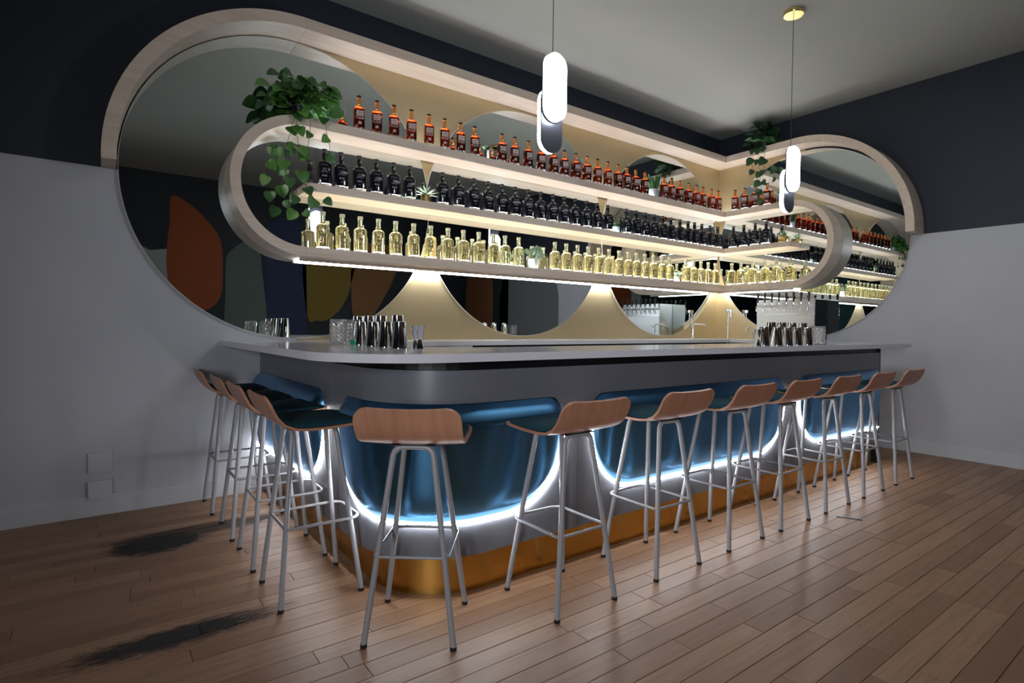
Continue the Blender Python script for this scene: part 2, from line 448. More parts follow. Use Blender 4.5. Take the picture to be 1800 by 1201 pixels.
for a, b in zip(xs, xs[1:]): board('straight_board', arch, a+.0006, b-.0006 if b != -D else -D, -D, -.0005, zt0, zt1)
board('straight_board', arch, -D, -.0005, -D, -.0005, zt0, zt1)
board('straight_board', arch, -D, -.0005, CR, -D-.0006, zt0, zt1)
arc_solid('curved_end', arch, CL-.0006, CZ, Ri, Ro, PI/2, PI+.018, 'L')
arc_solid('curved_end', arch, CR-.0006, CZ, Ri, Ro, PI/2, PI+.018, 'R')

loop = empty('looped_shelf', 'long plywood shelf loop with rounded ends on both walls', 'shelf'); 
CI, RiI, RoI = 2.142, .417, .482
CRI = -1.035
for z0, z1 in ((CI+RiI, CI+RoI), (CI-RoI, CI-RiI)):
    for a, b in zip((CL, -4.0, -2.1, -D), (-4.0, -2.1, -D)): board('straight_board', loop, a+.0006, b if b == -D else b-.0006, -D, -.0225, z0, z1)
    board('straight_board', loop, -D, -.0225, -D, -.0225, z0, z1)
    board('straight_board', loop, -D, -.0225, CRI, -D-.0006, z0, z1)
arc_solid('curved_end', loop, CL-.0006, CI, RiI, RoI, PI/2, 3*PI/2, 'L', 48)
arc_solid('curved_end', loop, CRI-.0006, CI, RiI, RoI, PI/2, 3*PI/2, 'R', 48)
for o in loop.children:
    if o.name.startswith('curved_end'):
        for v_ in o.data.vertices:
            if v_.co.y > -.01 and abs(v_.co.x) > 1 : v_.co.y = -.0225
            if v_.co.x > -.01: v_.co.x = -.0225
midsh = empty('middle_shelf', 'straight plywood shelf between the loop boards with black bottles', 'shelf')
zm0, zm1 = 2.117, 2.174
for a, b in zip((CL, -4.0, -2.1, -D), (-4.0, -2.1, -D)): board('straight_board', midsh, a+.0006, b if b == -D else b-.0006, -D, -.0225, zm0, zm1)
board('straight_board', midsh, -D, -.0225, -D, -.0225, zm0, zm1)
board('straight_board', midsh, -D, -.0225, -1.06, -D-.0006, zm0, zm1)

# led strips let into the shelf tops (front row under the bottles, back row along the mirror)
def leds(parent, z, m, xa, yb):
    bm = bmesh.new()
    box(bm, xa, -.235, -.226, -.17, z-.001, z+.0008); box(bm, -.226, -.17, yb, -.26, z-.001, z+.0008)
    box(bm, xa, -.06, -.085, -.045, z-.001, z+.0008); box(bm, -.085, -.045, yb, -.1, z-.001, z+.0008)
    new_obj('led_strip', bm, m, parent)
leds(loop, CI+RoI, M_led_top, -5.15, -.98)
leds(midsh, zm1, M_led_mid, -5.2, -1.03)
leds(loop, CI-RiI, M_led_bot, -5.2, -1.0)
# strip under the lowest shelf: faces the mirrors, hidden behind its aluminium channel
bm = bmesh.new(); zb = CI-RoI      # single faces looking at the walls
bm.faces.new([bm.verts.new(q) for q in ((-5.25, -.104, zb-.019), (-.104, -.104, zb-.019), (-.104, -.104, zb-.0005), (-5.25, -.104, zb-.0005))][::-1])
bm.faces.new([bm.verts.new(q) for q in ((-.104, -.104, zb-.019), (-.104, -1.03, zb-.019), (-.104, -1.03, zb-.0005), (-.104, -.104, zb-.0005))][::-1])
new_obj('led_strip', bm, M_led_under, loop)
bm = bmesh.new(); box(bm, -5.26, -.106, -.110, -.105, zb-.022, zb); box(bm, -.110, -.105, -1.04, -.11, zb-.022, zb)
new_obj('led_channel', bm, M_maple, loop)

# ================================================================ BACK COUNTER
bc = empty('back_countertop', 'white quartz counter running along both walls behind the bar', 'countertop')
bm = bmesh.new(); box(bm, -4.9, -.008, -.56, -.008, 1.035, 1.068); new_obj('slab', bm, M_whitetop, bc)
bm = bmesh.new(); box(bm, -.58, -.008, -1.5, -.561, 1.035, 1.068); new_obj('slab', bm, M_whitetop, bc)
cab = empty('back_bar_cabinet', 'white cabinet block under the left end of the back counter', 'cabinet', (-4.5, -.3, 0))
boxobj('carcass', (-.4, .43, -.25, .29, 0, 1.034), M_whitetop, cab, .003)
boxobj('door', (-.39, .02, -.268, -.251, .1, 1.02), M_whitetop, cab, .002); boxobj('door', (.025, .42, -.268, -.251, .1, 1.02), M_whitetop, cab, .002)
fr = empty('under_counter_fridge', 'long black refrigerated cabinet under the back counter', 'fridge', (-2.3, -.3, 0))
boxobj('body', (-1.74, 1.7, -.22, .29, 0, 1.034), M_black, fr, .003)
for i in range(4):
    d_ = boxobj('door', (-1.72+i*.855, -1.72+i*.855+.84, -.245, -.222, .12, .97), M_black, fr, .004)
    bm = bmesh.new(); box(bm, -1.0+i*.855-.04, -1.0+i*.855-.02, -.27, -.246, .4, .8); new_obj('handle', bm, M_steel, d_)
f3 = empty('back_bar_cabinet', 'black cabinet under the counter on the right wall below the taps', 'cabinet', (-.3, -1.05, 0))
boxobj('carcass', (-.25, .28, -.44, .44, 0, 1.034), M_black, f3, .003)
boxobj('door', (-.268, -.251, -.43, -.005, .1, 1.02), M_black, f3, .002); boxobj('door', (-.268, -.251, .005, .43, .1, 1.02), M_black, f3, .002)

# tap tower
tt = empty('beer_tap_tower', 'wide steel tap tower with eight taps on the right wall counter', 'beer tap tower', (-.16, -1.045, 1.068))
boxobj('body', (-.14, .135, -.325, .325, 0, .455), M_steel2, tt, .004)
boxobj('drip_ledge', (-.155, -.1405, -.325, .325, .285, .292), M_steel, tt)
boxobj('splash_panel', (-.144, -.1405, -.318, .318, .01, .28), M_steel2, tt)
boxobj('side_panel', (-.13, .13, -.329, -.3255, .01, .445), mat('black_gloss_panel', (.012, .014, .016), .6, spec=.05), tt)
for i in range(8):
    y = .285-i*.0815
    bm = bmesh.new()
    tube(bm, [(-.14, y, .385), (-.20, y, .385)], .011, 8)
    tube(bm, [(-.195, y, .39), (-.215, y, .37), (-.222, y, .325)], .008, 8)
    tube(bm, [(-.19, y, .385), (-.19, y, .42)], .010, 8)
    tp = autosmooth(new_obj('tap', bm, M_chrome, tt), 50)
    latheobj('tap_handle', [(.0001, .42), (.007, .42), (.008, .44), (.013, .50), (.014, .525), (.0001, .528)], M_black, tp, 10, loc=(-.19, y, 0))
# faucets
t = empty('gooseneck_faucet', 'slim chrome gooseneck faucet on the back counter near the corner', 'faucet', (-.915, -.3, 1.068))
tubeobj('spout', fillet([(0, 0, 0), (0, 0, .17), (.20, -.02, .17), (.215, -.02, .125)], .03, 6), .009, M_chrome, t)
latheobj('base', [(.022, 0), (.022, .012), (.012, .02), (.0001, .021)], M_chrome, t); tubeobj('lever', [(0, 0, .12), (-.05, -.02, .155)], .005, M_chrome, t)
t = empty('bottle_filler_tap', 'tall straight chrome tap with short nozzle in the corner', 'faucet', (-.215, -.3, 1.068))
tubeobj('post', [(0, 0, 0), (0, 0, .34)], .010, M_steel, t); boxobj('head', (-.02, .06, -.018, .018, .325, .362), M_steel, t, .005)
tubeobj('nozzle', [(.05, 0, .33), (.05, 0, .27)], .009, M_chrome, t); tubeobj('lever', [(.055, 0, .30), (.09, 0, .23)], .006, M_chrome, t)
t = empty('bottle_filler_tap', 'low chrome tap stub on the right wall counter beside the tower', 'faucet', (-.2, -.62, 1.068))
tubeobj('spout', fillet([(0, 0, 0), (0, 0, .13), (-.14, 0, .15), (-.16, 0, .09)], .04, 6), .008, M_chrome, t)

# ================================================================ BAR
XF, YF, XE = 5.455, 2.185, -.80
def warp_bm(bm):
    for v_ in bm.verts:
        if v_.co.y > -1.75 and v_.co.x < -4.6: v_.co.x -= .026*(v_.co.y+1.75)
def path(off, r=.42, X=XF, Y=YF, step=.06, s0=0, s1=None, xe=XE):
    """points (x,y) along bar front with outward offset; s measured on the un-offset path"""
    L1 = Y-r; La = PI/2*r; L2 = (xe-(-X+r)); tot = L1+La+L2
    if s1 is None: s1 = tot
    def P(s):
        if s <= L1: return (-X-off, -s)
        if s <= L1+La:
            a = (s-L1)/r; return (-X+r-(r+off)*math.cos(a), -(Y-r)-(r+off)*math.sin(a))
        return (-X+r+(s-L1-La), -Y-off)
    N = max(2, int((s1-s0)/step)); ss = sorted(set([s0+(s1-s0)*i/N for i in range(N+1)]))
    return [P(s) for s in ss], P
L1_ = YF-.42; LA_ = PI/2*.42
def s_of_x(x): return L1_+LA_+(x+XF-.42)
S_END = s_of_x(XE)
bar = empty('bar_counter', 'grey bar body with rounded corner, blue padded-looking shells and brass foot', 'bar')
bm = bmesh.new(); pi_, _ = path(-.14); po_, _ = path(-.050)
strip_solid(bm, pi_, po_, .177, 1.033); warp_bm(bm); new_obj('carcass', bm, M_black, bar)
bm = bmesh.new(); pi_, _ = path(-.0495); po_, _ = path(-.018)
strip_solid(bm, pi_, po_, .992, 1.033); warp_bm(bm); new_obj('top_rail', bm, M_black, bar)
ZB, ZT, RB, RT = .325, .845, .34, .09
SHELLS = [(-1, 1.31), (1.56, s_of_x(-4.57)), (s_of_x(-4.38), s_of_x(-2.47)), (s_of_x(-2.25), S_END-.022)]
def XY(s, off):
    r = .42
    if s <= L1_: return (-XF-off, -s)
    if s <= L1_+LA_:
        a = (s-L1_)/r; return (-XF+r-(r+off)*math.cos(a), -(YF-r)-(r+off)*math.sin(a))
    return (-XF+r+(s-L1_-LA_), -YF-off)
def hole(s, sa, sb):
    ds = min(s-sa, sb-s) if sb < S_END-.03 else s-sa
    if sa < 0: ds = sb-s
    ds = max(ds, 0)
    zb = ZB+(RB-math.sqrt(max(0, RB*RB-(RB-ds)**2)) if ds < RB else 0); zt_ = ZT-(RT-math.sqrt(max(0, RT*RT-(RT-ds)**2)) if ds < RT else 0)
    return zb, zt_
seams = [0, 1.435, s_of_x(-4.475), s_of_x(-2.36), S_END-.018]
for a, b in zip(seams, seams[1:]):
    ss = {a+.001, b-.001}
    for i in range(int((b-a)/.05)): ss.add(a+.001+(b-a-.002)*(i+1)/int((b-a)/.05))
    for sa, sb in SHELLS:
        for e, sg in ((sa, 1), (sb, -1)):
            for k in range(22):
                q = e+sg*RB*(1-math.cos(PI/2*k/21)); 
                if a+.001 < q < b-.001: ss.add(q)
    ss = sorted(ss); ss = [q for i, q in enumerate(ss) if i == 0 or q-ss[i-1] > 1e-5]
    bm = bmesh.new(); zl, zh = .175, (.990 if a > 1 else 1.033)
    cache = {}
    def V_(s_, z_):
        k = (round(s_, 6), round(z_, 6))
        if k not in cache: cache[k] = bm.verts.new((*XY(s_, 0), z_))
        return cache[k]
    for s0, s1 in zip(ss, ss[1:]):
        m_ = (s0+s1)/2; h_ = [t_ for t_ in SHELLS if t_[0] < m_ < t_[1]]
        if h_:
            (b0, t0), (b1, t1) = hole(s0, *h_[0]), hole(s1, *h_[0])
            bm.faces.new((V_(s0, zl), V_(s1, zl), V_(s1, b1), V_(s0, b0))); bm.faces.new((V_(s0, t0), V_(s1, t1), V_(s1, zh), V_(s0, zh)))
            rims = [((s0, zl), (s1, zl)), ((s0, zh), (s1, zh)), ((s0, b0), (s1, b1)), ((s0, t0), (s1, t1))]
            for e_, bb, tt2 in ((s0, b0, t0), (s1, b1, t1)):
                if abs(e_-h_[0][0]) < 1e-4 or abs(e_-h_[0][1]) < 1e-4: rims.append(((e_, bb), (e_, tt2)))
        else:
            bm.faces.new((V_(s0, zl), V_(s1, zl), V_(s1, zh), V_(s0, zh)))
            rims = [((s0, zl), (s1, zl)), ((s0, zh), (s1, zh))]
        if s0 == ss[0]: rims.append(((s0, zl), (s0, zh)))
        if s1 == ss[-1]: rims.append(((s1, zl), (s1, zh)))
        for (sa_, za_), (sb_, zb_) in rims:
            bm.faces.new([bm.verts.new((*XY(sa_, 0), za_)), bm.verts.new((*XY(sb_, 0), zb_)), bm.verts.new((*XY(sb_, -.016), zb_)), bm.verts.new((*XY(sa_, -.016), za_))])
    warp_bm(bm); autosmooth(new_obj('front_panel', bm, M_grey, bar), 12)
bm = bmesh.new(); pi_, _ = path(-.0495, s0=S_END-.0165, s1=S_END); po_, _ = path(0, s0=S_END-.0165, s1=S_END)
strip_solid(bm, pi_, po_, .0, 1.033); new_obj('end_trim', bm, M_black, bar)
# brass kick
bm = bmesh.new(); pi_, _ = path(-.03, .37, 5.398, 2.147, xe=XE-.06); po_, _ = path(0, .37, 5.398, 2.147, xe=XE-.06)
strip_solid(bm, pi_, po_, .0, .176); 
for v_ in bm.verts:
    if v_.co.y > -1.75 and v_.co.x < -4.6: v_.co.x -= .010*(v_.co.y+1.75)
autosmooth(new_obj('kick_plate', bm, M_gold, bar), 30)
def blue_shell(sa, sb, cutL=False, cutR=False):
    """padded-looking shell set into its cut-out, rolling out at the top"""
    g_ = .007      # gap to the glowing lip
    def inset(z):
        e = 0
        if z < ZB+RB: e = RB-math.sqrt(max(0, RB*RB-(ZB+RB-z)**2))
        if z > ZT-RT: e = max(e, RT-math.sqrt(max(0, RT*RT-(z-ZT+RT)**2)))
        return e
    zs = [ZB+.002+(ZT-ZB-.004)*(.5-.5*math.cos(PI*i/30)) for i in range(31)]
    NS = max(28, int((sb-sa)/.04)); bm = bmesh.new(); G = []
    for z in zs:
        e = inset(z)+g_; a = sa+(0 if cutL else e); b = sb-(0 if cutR else e); row = []
        for j in range(NS+1):
            u = .5-.5*math.cos(PI*j/NS); s = a+(b-a)*u
            dl = 9 if cutL else s-a; dr = (b-s)
            k = min(1, min(dl, dr)/.11); kb = min(1, (z-ZB)/.14)
            bulge = math.sqrt(max(0, 1-(1-k)**2))*math.sqrt(max(0, 1-(1-kb)**2))
            out = .020+.040*min(1, max(0, (z-ZB)/(ZT-ZB-.08)))          # leans out towards the top
            off = -.034+(out+.034)*bulge
            tt_ = (ZT-z)/.088
            if tt_ < 1 and off > -.004: off = -.004+(off+.004)*(tt_+.10*math.sin(PI*tt_))
            row.append((s, off, z))
        G.append(row)
    VG = [[bm.verts.new((*XY(s, o_), z)) for (s, o_, z) in row] for row in G]
    for i in range(len(VG)-1):
        for j in range(NS): bm.faces.new((VG[i][j], VG[i][j+1], VG[i+1][j+1], VG[i+1][j]))
    bmesh.ops.recalc_face_normals(bm, faces=bm.faces[:]); warp_bm(bm)
    autosmooth(new_obj('blue_shell', bm, M_blue, bar), 60)
    # glowing acrylic lip lining the sides and bottom of the cut-out
    zz = [ZT-RT-(ZT-RT-ZB)*i/34 for i in range(35)]
    line = []
    if not cutL: line += [(sa+inset(z), z) for z in zz]
    l0 = sa+(0 if cutL else RB); l1 = sb-(0 if cutR else RB)
    line += [(l0+(l1-l0)*i/24, ZB) for i in range(0 if cutL else 1, 25 if cutR else 24)]
    if not cutR: line += [(sb-inset(z), z) for z in zz[::-1]]
    bm = bmesh.new(); prev = None
    for i, (s, z) in enumerate(line):
        a = line[max(i-1, 0)]; b = line[min(i+1, len(line)-1)]
        tx, tz = b[0]-a[0], b[1]-a[1]; l_ = math.hypot(tx, tz) or 1; nx, nz = tz/l_, -tx/l_
        q = []
        for w_, o_ in ((-.005, .008), (.0025, .008), (.0025, .0005), (.0, .0005), (.0, -.036), (-.005, -.036)):
            q.append(bm.verts.new((*XY(s+nx*w_, o_), z+nz*w_)))
        if prev:
            for k in range(6): bm.faces.new((prev[k], prev[(k+1) % 6], q[(k+1) % 6], q[k])).material_index = (0 if k in (0, 1) else 1)
        prev = q
    bmesh.ops.recalc_face_normals(bm, faces=bm.faces[:]); warp_bm(bm)
    new_obj('led_lip', bm, (M_led_bar, M_led_soft), bar)
for k_, (a, b) in enumerate(SHELLS): blue_shell(max(a, .004), b, k_ == 0, k_ == 3)

# countertop: one continuous slab
ct = empty('bar_countertop', 'pale grey glossy slab on top of the L-shaped bar', 'countertop')
bm = bmesh.new()
Xo, Yo, ro_, xe = 5.72, 2.305, .46, -.36
_, PO = path(0, ro_, Xo, Yo, xe=xe-.1)
outer, _ = path(0, ro_, Xo, Yo, .022, xe=xe-.12)
outer[0] = (outer[0][0], -.001)
outer += [(xe-.12+.12*math.sin(a), -Yo+.12-.12*math.cos(a)) for a in [PI/2*i/6 for i in range(1, 7)]]
inner = [(xe, -1.72), (-4.86, -1.72), (-4.98, -1.66), (-5.02, -1.5), (-5.02, -.001)]
vs0 = [bm.verts.new((x, y, 1.035)) for x, y in outer+inner]; f0 = bm.faces.new(vs0)
ex = bmesh.ops.extrude_face_region(bm, geom=[f0]); 
for g_ in ex['geom']:
    if isinstance(g_, bmesh.types.BMVert): g_.co.z = 1.07
bmesh.ops.recalc_face_normals(bm, faces=bm.faces[:])
for v_ in bm.verts:
    if v_.co.y > -1.75 and v_.co.x < -4.6: v_.co.x -= .020*(v_.co.y+1.75)
bmesh.ops.triangulate(bm, faces=[f for f in bm.faces if len(f.verts) > 4])
autosmooth(new_obj('slab', bm, M_top, ct), 20)
# inner work cabinets of the bar (seen in the mirrors)
ib = empty('bar_inner_cabinet', 'dark cabinets on the staff side below the bar top', 'cabinet')
boxobj('carcass', (-4.85, -.82, -2.03, -1.78, 0, 1.03), M_black, ib); boxobj('carcass', (-5.28, -5.05, -1.75, -.002, 0, 1.03), M_black, ib)
for i in range(5): boxobj('door', (-4.8+i*.8, -4.8+i*.8+.78, -1.779, -1.76, .1, 1.0), M_grey, ib, .003)

# ================================================================ STOOLS
def make_stool(label):
    t = empty('bar_stool', label, 'bar stool', (0, 0, 0), 0, 'bar stools around the bar')
    prof = [(-.226, .887), (-.216, .866), (-.200, .828), (-.182, .795), (-.155, .768), (-.118, .752), (-.07, .746), (0, .746), (.08, .750), (.15, .756), (.185, .760)]
    W = .195
    # arc length for rounding corners
    sl = [0]
    for a, b in zip(prof, prof[1:]): sl.append(sl[-1]+math.hypot(b[0]-a[0], b[1]-a[1]))
    T = sl[-1]
    def pt(s):
        for i in range(len(sl)-1):
            if s <= sl[i+1]+1e-9:
                k = (s-sl[i])/(sl[i+1]-sl[i]); y = prof[i][0]*(1-k)+prof[i+1][0]*k; z = prof[i][1]*(1-k)+prof[i+1][1]*k
                dy, dz = prof[i+1][0]-prof[i][0], prof[i+1][1]-prof[i][1]; l_ = math.hypot(dy, dz); return y, z, -dz/l_, dy/l_
    th = .011; rc = .055
    S_ = [0, .004, .011, .022, .036, .055] + [.055+(T-.11)*i/18 for i in range(1, 19)] + [T-.036, T-.022, T-.011, T-.004, T]
    S_ = sorted(set(round(s, 5) for s in S_ if s <= T))
    bm = bmesh.new(); G = []
    xs_ = [-1, -.97, -.85, -.5, 0, .5, .85, .97, 1]
    for s in S_:
        e = 0
        if s < rc: e = rc-math.sqrt(max(0, rc*rc-(rc-s)**2))
        if s > T-rc: e = rc-math.sqrt(max(0, rc*rc-(s-T+rc)**2))
        y, z, ny, nz = pt(s); row = []
        for x in xs_:
            xx = x*(W-e); lift = .006*abs(x)**3
            row.append((bm.verts.new((xx, y+ny*0, z+lift)), bm.verts.new((xx, y-ny*th*1, z-nz*th+lift))))
        G.append(row)
    for i in range(len(G)-1):
        for j in range(len(xs_)-1):
            for k in (0, 1):
                q = (G[i][j][k], G[i][j+1][k], G[i+1][j+1][k], G[i+1][j][k]); bm.faces.new(q if k == 0 else q[::-1])
    for j in range(len(xs_)-1):
        bm.faces.new((G[0][j][0], G[0][j][1], G[0][j+1][1], G[0][j+1][0])); bm.faces.new((G[-1][j+1][0], G[-1][j+1][1], G[-1][j][1], G[-1][j][0]))
    for i in range(len(G)-1):
        bm.faces.new((G[i+1][0][0], G[i+1][0][1], G[i][0][1], G[i][0][0])); bm.faces.new((G[i][-1][0], G[i][-1][1], G[i+1][-1][1], G[i+1][-1][0]))
    bmesh.ops.recalc_face_normals(bm, faces=bm.faces[:])
    autosmooth(new_obj('seat_shell', bm, M_stoolwood, t), 45)
    # cushion following the shell
    bm = bmesh.new(); ca, cb = .075, T-.012; NN = 16; G = []
    for i in range(NN+1):
        u = i/NN; s = ca+(cb-ca)*u; y, z, ny, nz = pt(s); row = []
        prof_h = math.sin(PI*min(max(u, .0), 1))**.5
        e = .05*(1-math.sqrt(max(0, 1-max(0, (abs(u-.5)-.38)/.12)**2)))
        for x in xs_:
            h_ = .004+.030*prof_h*(1-abs(x)**4)**.5
            xx = x*(W-.012-e); lift = .006*abs(x)**3
            row.append((bm.verts.new((xx, y+ny*.0015, z+nz*.0015+lift)), bm.verts.new((xx, y+ny*h_, z+nz*h_+lift))))
        G.append(row)
    for i in range(NN):
        for j in range(len(xs_)-1):
            for k in (0, 1):
                q = (G[i][j][k], G[i][j+1][k], G[i+1][j+1][k], G[i+1][j][k]); bm.faces.new(q[::-1] if k == 0 else q)
    for j in range(len(xs_)-1):
        bm.faces.new((G[0][j][0], G[0][j][1], G[0][j+1][1], G[0][j+1][0])); bm.faces.new((G[-1][j+1][0], G[-1][j+1][1], G[-1][j][1], G[-1][j][0]))
    for i in range(NN):
        bm.faces.new((G[i+1][0][0], G[i+1][0][1], G[i][0][1], G[i][0][0])); bm.faces.new((G[i][-1][0], G[i][-1][1], G[i+1][-1][1], G[i+1][-1][0]))
    bmesh.ops.recalc_face_normals(bm, faces=bm.faces[:])
    autosmooth(new_obj('cushion', bm, M_cloth, t), 60)
    # two inverted-U tube frames
    for nm, yf, yt in (('rear_legs', -.17, -.10), ('front_legs', .17, .085)):
        pts = fillet([(-.165, yf, .012), (-.072, yt, .728), (.072, yt, .728), (.165, yf, .012)], .04, 6)
        fo = tubeobj('leg_frame', pts, .0115, M_tube, t, 12)
        for sx in (-.165, .165): latheobj('rubber_foot', [(.0001, 0), (.0125, 0), (.0125, .014), (.0001, .014)], M_rubber, fo, 10, loc=(sx, yf, 0))
    rg = []
    x0, x1, y0, y1, rr = -.137, .137, -.142, .178, .05
    for cx_, cy_, a0 in ((x1-rr, y1-rr, 0), (x0+rr, y1-rr, PI/2), (x0+.02, y0+.02, PI), (x1-.02, y0+.02, 3*PI/2)):
        r_ = rr if cy_ > 0 else .02
        for k in range(7): a = a0+PI/2*k/6; rg.append((cx_+r_*math.cos(a), cy_+r_*math.sin(a), .325))
    tubeobj('footrest', rg, .0065, M_tube, t, 8, closed=True)
    # mounting plate with bolts under the seat
    bp_ = boxobj('mounting_plate', (-.085, .085, -.12, .10, .7405, .7455) if False else (-.085, .085, -.115, .10, .7325, .7362), M_rubber, t)
    return t
names12 = [
 ((-5.690, -.230), -PI/2, 'bar stool on the short left side, closest to the left wall'),
 ((-5.668, -.755), -PI/2, 'bar stool on the short left side, second from the left wall'),
 ((-5.658, -1.230), -PI/2, 'bar stool on the short left side, third from the left wall'),
 ((-5.648, -1.700), -PI/2, 'bar stool on the short left side nearest the rounded corner, teal cushion fully visible'),
 ((-5.400, -2.265), -math.radians(38.5), 'bar stool standing diagonally at the rounded bar corner, seen from behind'),
 ((-4.777, -2.405), 0, 'bar stool first right of the rounded bar corner on the long front'),
 ((-4.160, -2.398), 0, 'bar stool second right of the corner on the long front'),
 ((-3.566, -2.396), 0, 'bar stool third right of the corner on the long front'),
 ((-3.041, -2.400), 0, 'bar stool fourth right of the corner on the long front'),
 ((-2.489, -2.403), 0, 'bar stool fifth right of the corner on the long front'),
 ((-1.920, -2.403), 0, 'bar stool second from the right end of the long front'),
 ((-1.347, -2.402), 0, 'rightmost bar stool, standing against the pale right wall')]
st0 = make_stool(names12[0][2]); st0.location = (*names12[0][0], 0); st0.rotation_euler = (0, 0, names12[0][1])
for (xy, rz, lb) in names12[1:]: dup(st0, (*xy, 0), rz, lb)

# ================================================================ PENDANTS
def stadium(bm, W_, H_, y0, y1, zc, N=14, shrink=0, mi=0):
    r = W_/2-shrink; hh = H_/2-W_/2
    pts = [(r*math.cos(a), hh+r*math.sin(a)) for a in [PI*i/N for i in range(N+1)]] + [(r*math.cos(a), -hh+r*math.sin(a)) for a in [PI+PI*i/N for i in range(N+1)]]
    A = [bm.verts.new((x, y0, zc+z)) for x, z in pts]; B = [bm.verts.new((x, y1, zc+z)) for x, z in pts]
    bm.faces.new(A).material_index = mi; bm.faces.new(B[::-1]).material_index = mi
    for i in range(len(A)):
        j = (i+1) % len(A); bm.faces.new((A[i], B[i], B[j], A[j])).material_index = mi
    bmesh.ops.recalc_face_normals(bm, faces=bm.faces[:])
def pendant(label, x, y):
    t = empty('pendant_lamp', label, 'pendant lamp', (x, y, ZC), 0, 'glowing capsule pendants over the bar')
    W_, H_ = .135, .342
    for zc, y0, y1, by0, by1 in ((2.415-ZC, -.048, -.006, -.006, .0), (2.255-ZC, .006, .048, 0, .006)):
        bm = bmesh.new(); stadium(bm, W_, H_ if zc > 2.3-ZC else .33, y0, y1, zc)
        bmesh.ops.bevel(bm, geom=[e for e in bm.edges if abs(e.verts[0].co.y-(y0 if y0 < -.01 else y1)) < 1e-5 and abs(e.verts[1].co.y-(y0 if y0 < -.01 else y1)) < 1e-5], offset=.012, segments=3, affect='EDGES')
        autosmooth(new_obj('diffuser', bm, M_pend, t), 50)
        bm = bmesh.new(); stadium(bm, W_+.006, (H_ if zc > 2.3-ZC else .33)+.006, by0*1.3, by1*1.3, zc); autosmooth(new_obj('back_plate', bm, M_penddark, t), 50)
    tubeobj('cord', [(0, 0, -.02), (0, 0, 2.586-ZC)], .0022, M_black, t, 6)
    latheobj('ceiling_canopy', [(.0001, -.028), (.070, -.028), (.074, -.022), (.074, 0), (.0001, 0)], M_brass2, t, 32)
    return t
pendant('large bright capsule pendant hanging centrally in front of the long shelves', -4.515, -2.0)
pendant('smaller-looking bright capsule pendant at right, with brass ceiling canopy in view', -2.135, -2.02)

# ================================================================ BOTTLES
def bottle_proto(kind, label):
    t = empty(kind[0], label, 'bottle')
    if kind[1] == 'amber':
        latheobj('body', [(.0001, .012), (.035, .012), (.0375, .018), (.0375, .150), (.033, .163), (.0175, .172), (.0001, .172)], M_amberbody, t, 16, 6)
        latheobj('base', [(.0001, 0), (.036, 0), (.0385, .004), (.0385, .0115), (.0001, .0115)], M_base_glass, t, 16, 6)
        latheobj('neck', [(.0001, .1725), (.0185, .1725), (.0165, .182), (.015, .19), (.0150, .236), (.0001, .236)], M_amberneck, t, 12)
        latheobj('cap', [(.0001, .2365), (.0165, .2365), (.0165, .250), (.0001, .251)], M_cap, t, 12)
        bars = [(.094, .105, .025), (.1075, .119, .025), (.1215, .133, .025), (.083, .087, .03), (.072, .076, .024), (.034, .054, .012)]; lm = M_labelgrey; R = .0392
    elif kind[1] == 'black':
        latheobj('body', [(.0001, .016), (.045, .016), (.047, .024), (.047, .150), (.042, .165), (.028, .178), (.0175, .186), (.016, .195), (.0155, .235), (.0001, .235)], M_blackbody, t, 18, 4)
        latheobj('base', [(.0001, 0), (.045, 0), (.048, .004), (.048, .0155), (.0001, .0155)], M_base_glass, t, 18, 4)
        latheobj('collar', [(.0001, .2355), (.017, .2355), (.017, .252), (.0001, .252)], M_capgrey, t, 12)
        latheobj('cap', [(.0001, .2525), (.0185, .2525), (.0185, .262), (.0001, .2625)], M_cap, t, 12)
        bars = [(.140, .144, .024), (.112, .118, .012), (.100, .106, .016), (.090, .095, .022), (.060, .072, .018), (.040, .044, .009)]; lm = M_labeldark; R = .0485
    else:
        latheobj('body', [(.0001, .014), (.044, .014), (.0465, .022), (.0465, .150), (.044, .163), (.034, .174), (.020, .180), (.0175, .186), (.0175, .205), (.0001, .205)], M_clearbody, t, 18, 3.2)
        latheobj('base', [(.0001, 0), (.044, 0), (.0475, .004), (.0475, .0135), (.0001, .0135)], M_base_glass, t, 18, 3.2)
        latheobj('neck', [(.0001, .2055), (.0175, .2055), (.0172, .243), (.0001, .243)], M_clearneck, t, 12)
        latheobj('cap', [(.0001, .2435), (.0195, .2435), (.0195, .266), (.0001, .267)], M_cork, t, 12)
        bars = [(.118, .124, .010), (.085, .105, .016), (.050, .060, .018), (.030, .036, .012)]; lm = M_labelgold; R = .0478
    bm = bmesh.new()      # thin raised print on the side facing the room
    for z0, z1, hw in bars:
        n_ = (2 if kind[1] == 'amber' and z0 > .09 else 3) if (z1-z0) < .02 else 4
        for q in range(n_):
            a0 = -PI/2+(-hw+2*hw*q/n_)/R; a1 = -PI/2+(-hw+2*hw*(q+(.93 if kind[1] == 'amber' and z0 > .09 else .78))/n_)/R; k_ = 1.0
            P_ = []
            for a, z in ((a0, z0), (a1, z0), (a1, z1), (a0, z1)):
                sq = {'amber': 6, 'black': 4}.get(kind[1], 3.2); kk = (abs(math.cos(a))**sq+abs(math.sin(a))**sq)**(-1/sq)
                P_.append(bm.verts.new((R*kk*math.cos(a), R*kk*math.sin(a), z)))
            bm.faces.new(P_)
    new_obj('printed_label', bm, lm, t)['kind'] = 'stuff'
    return t
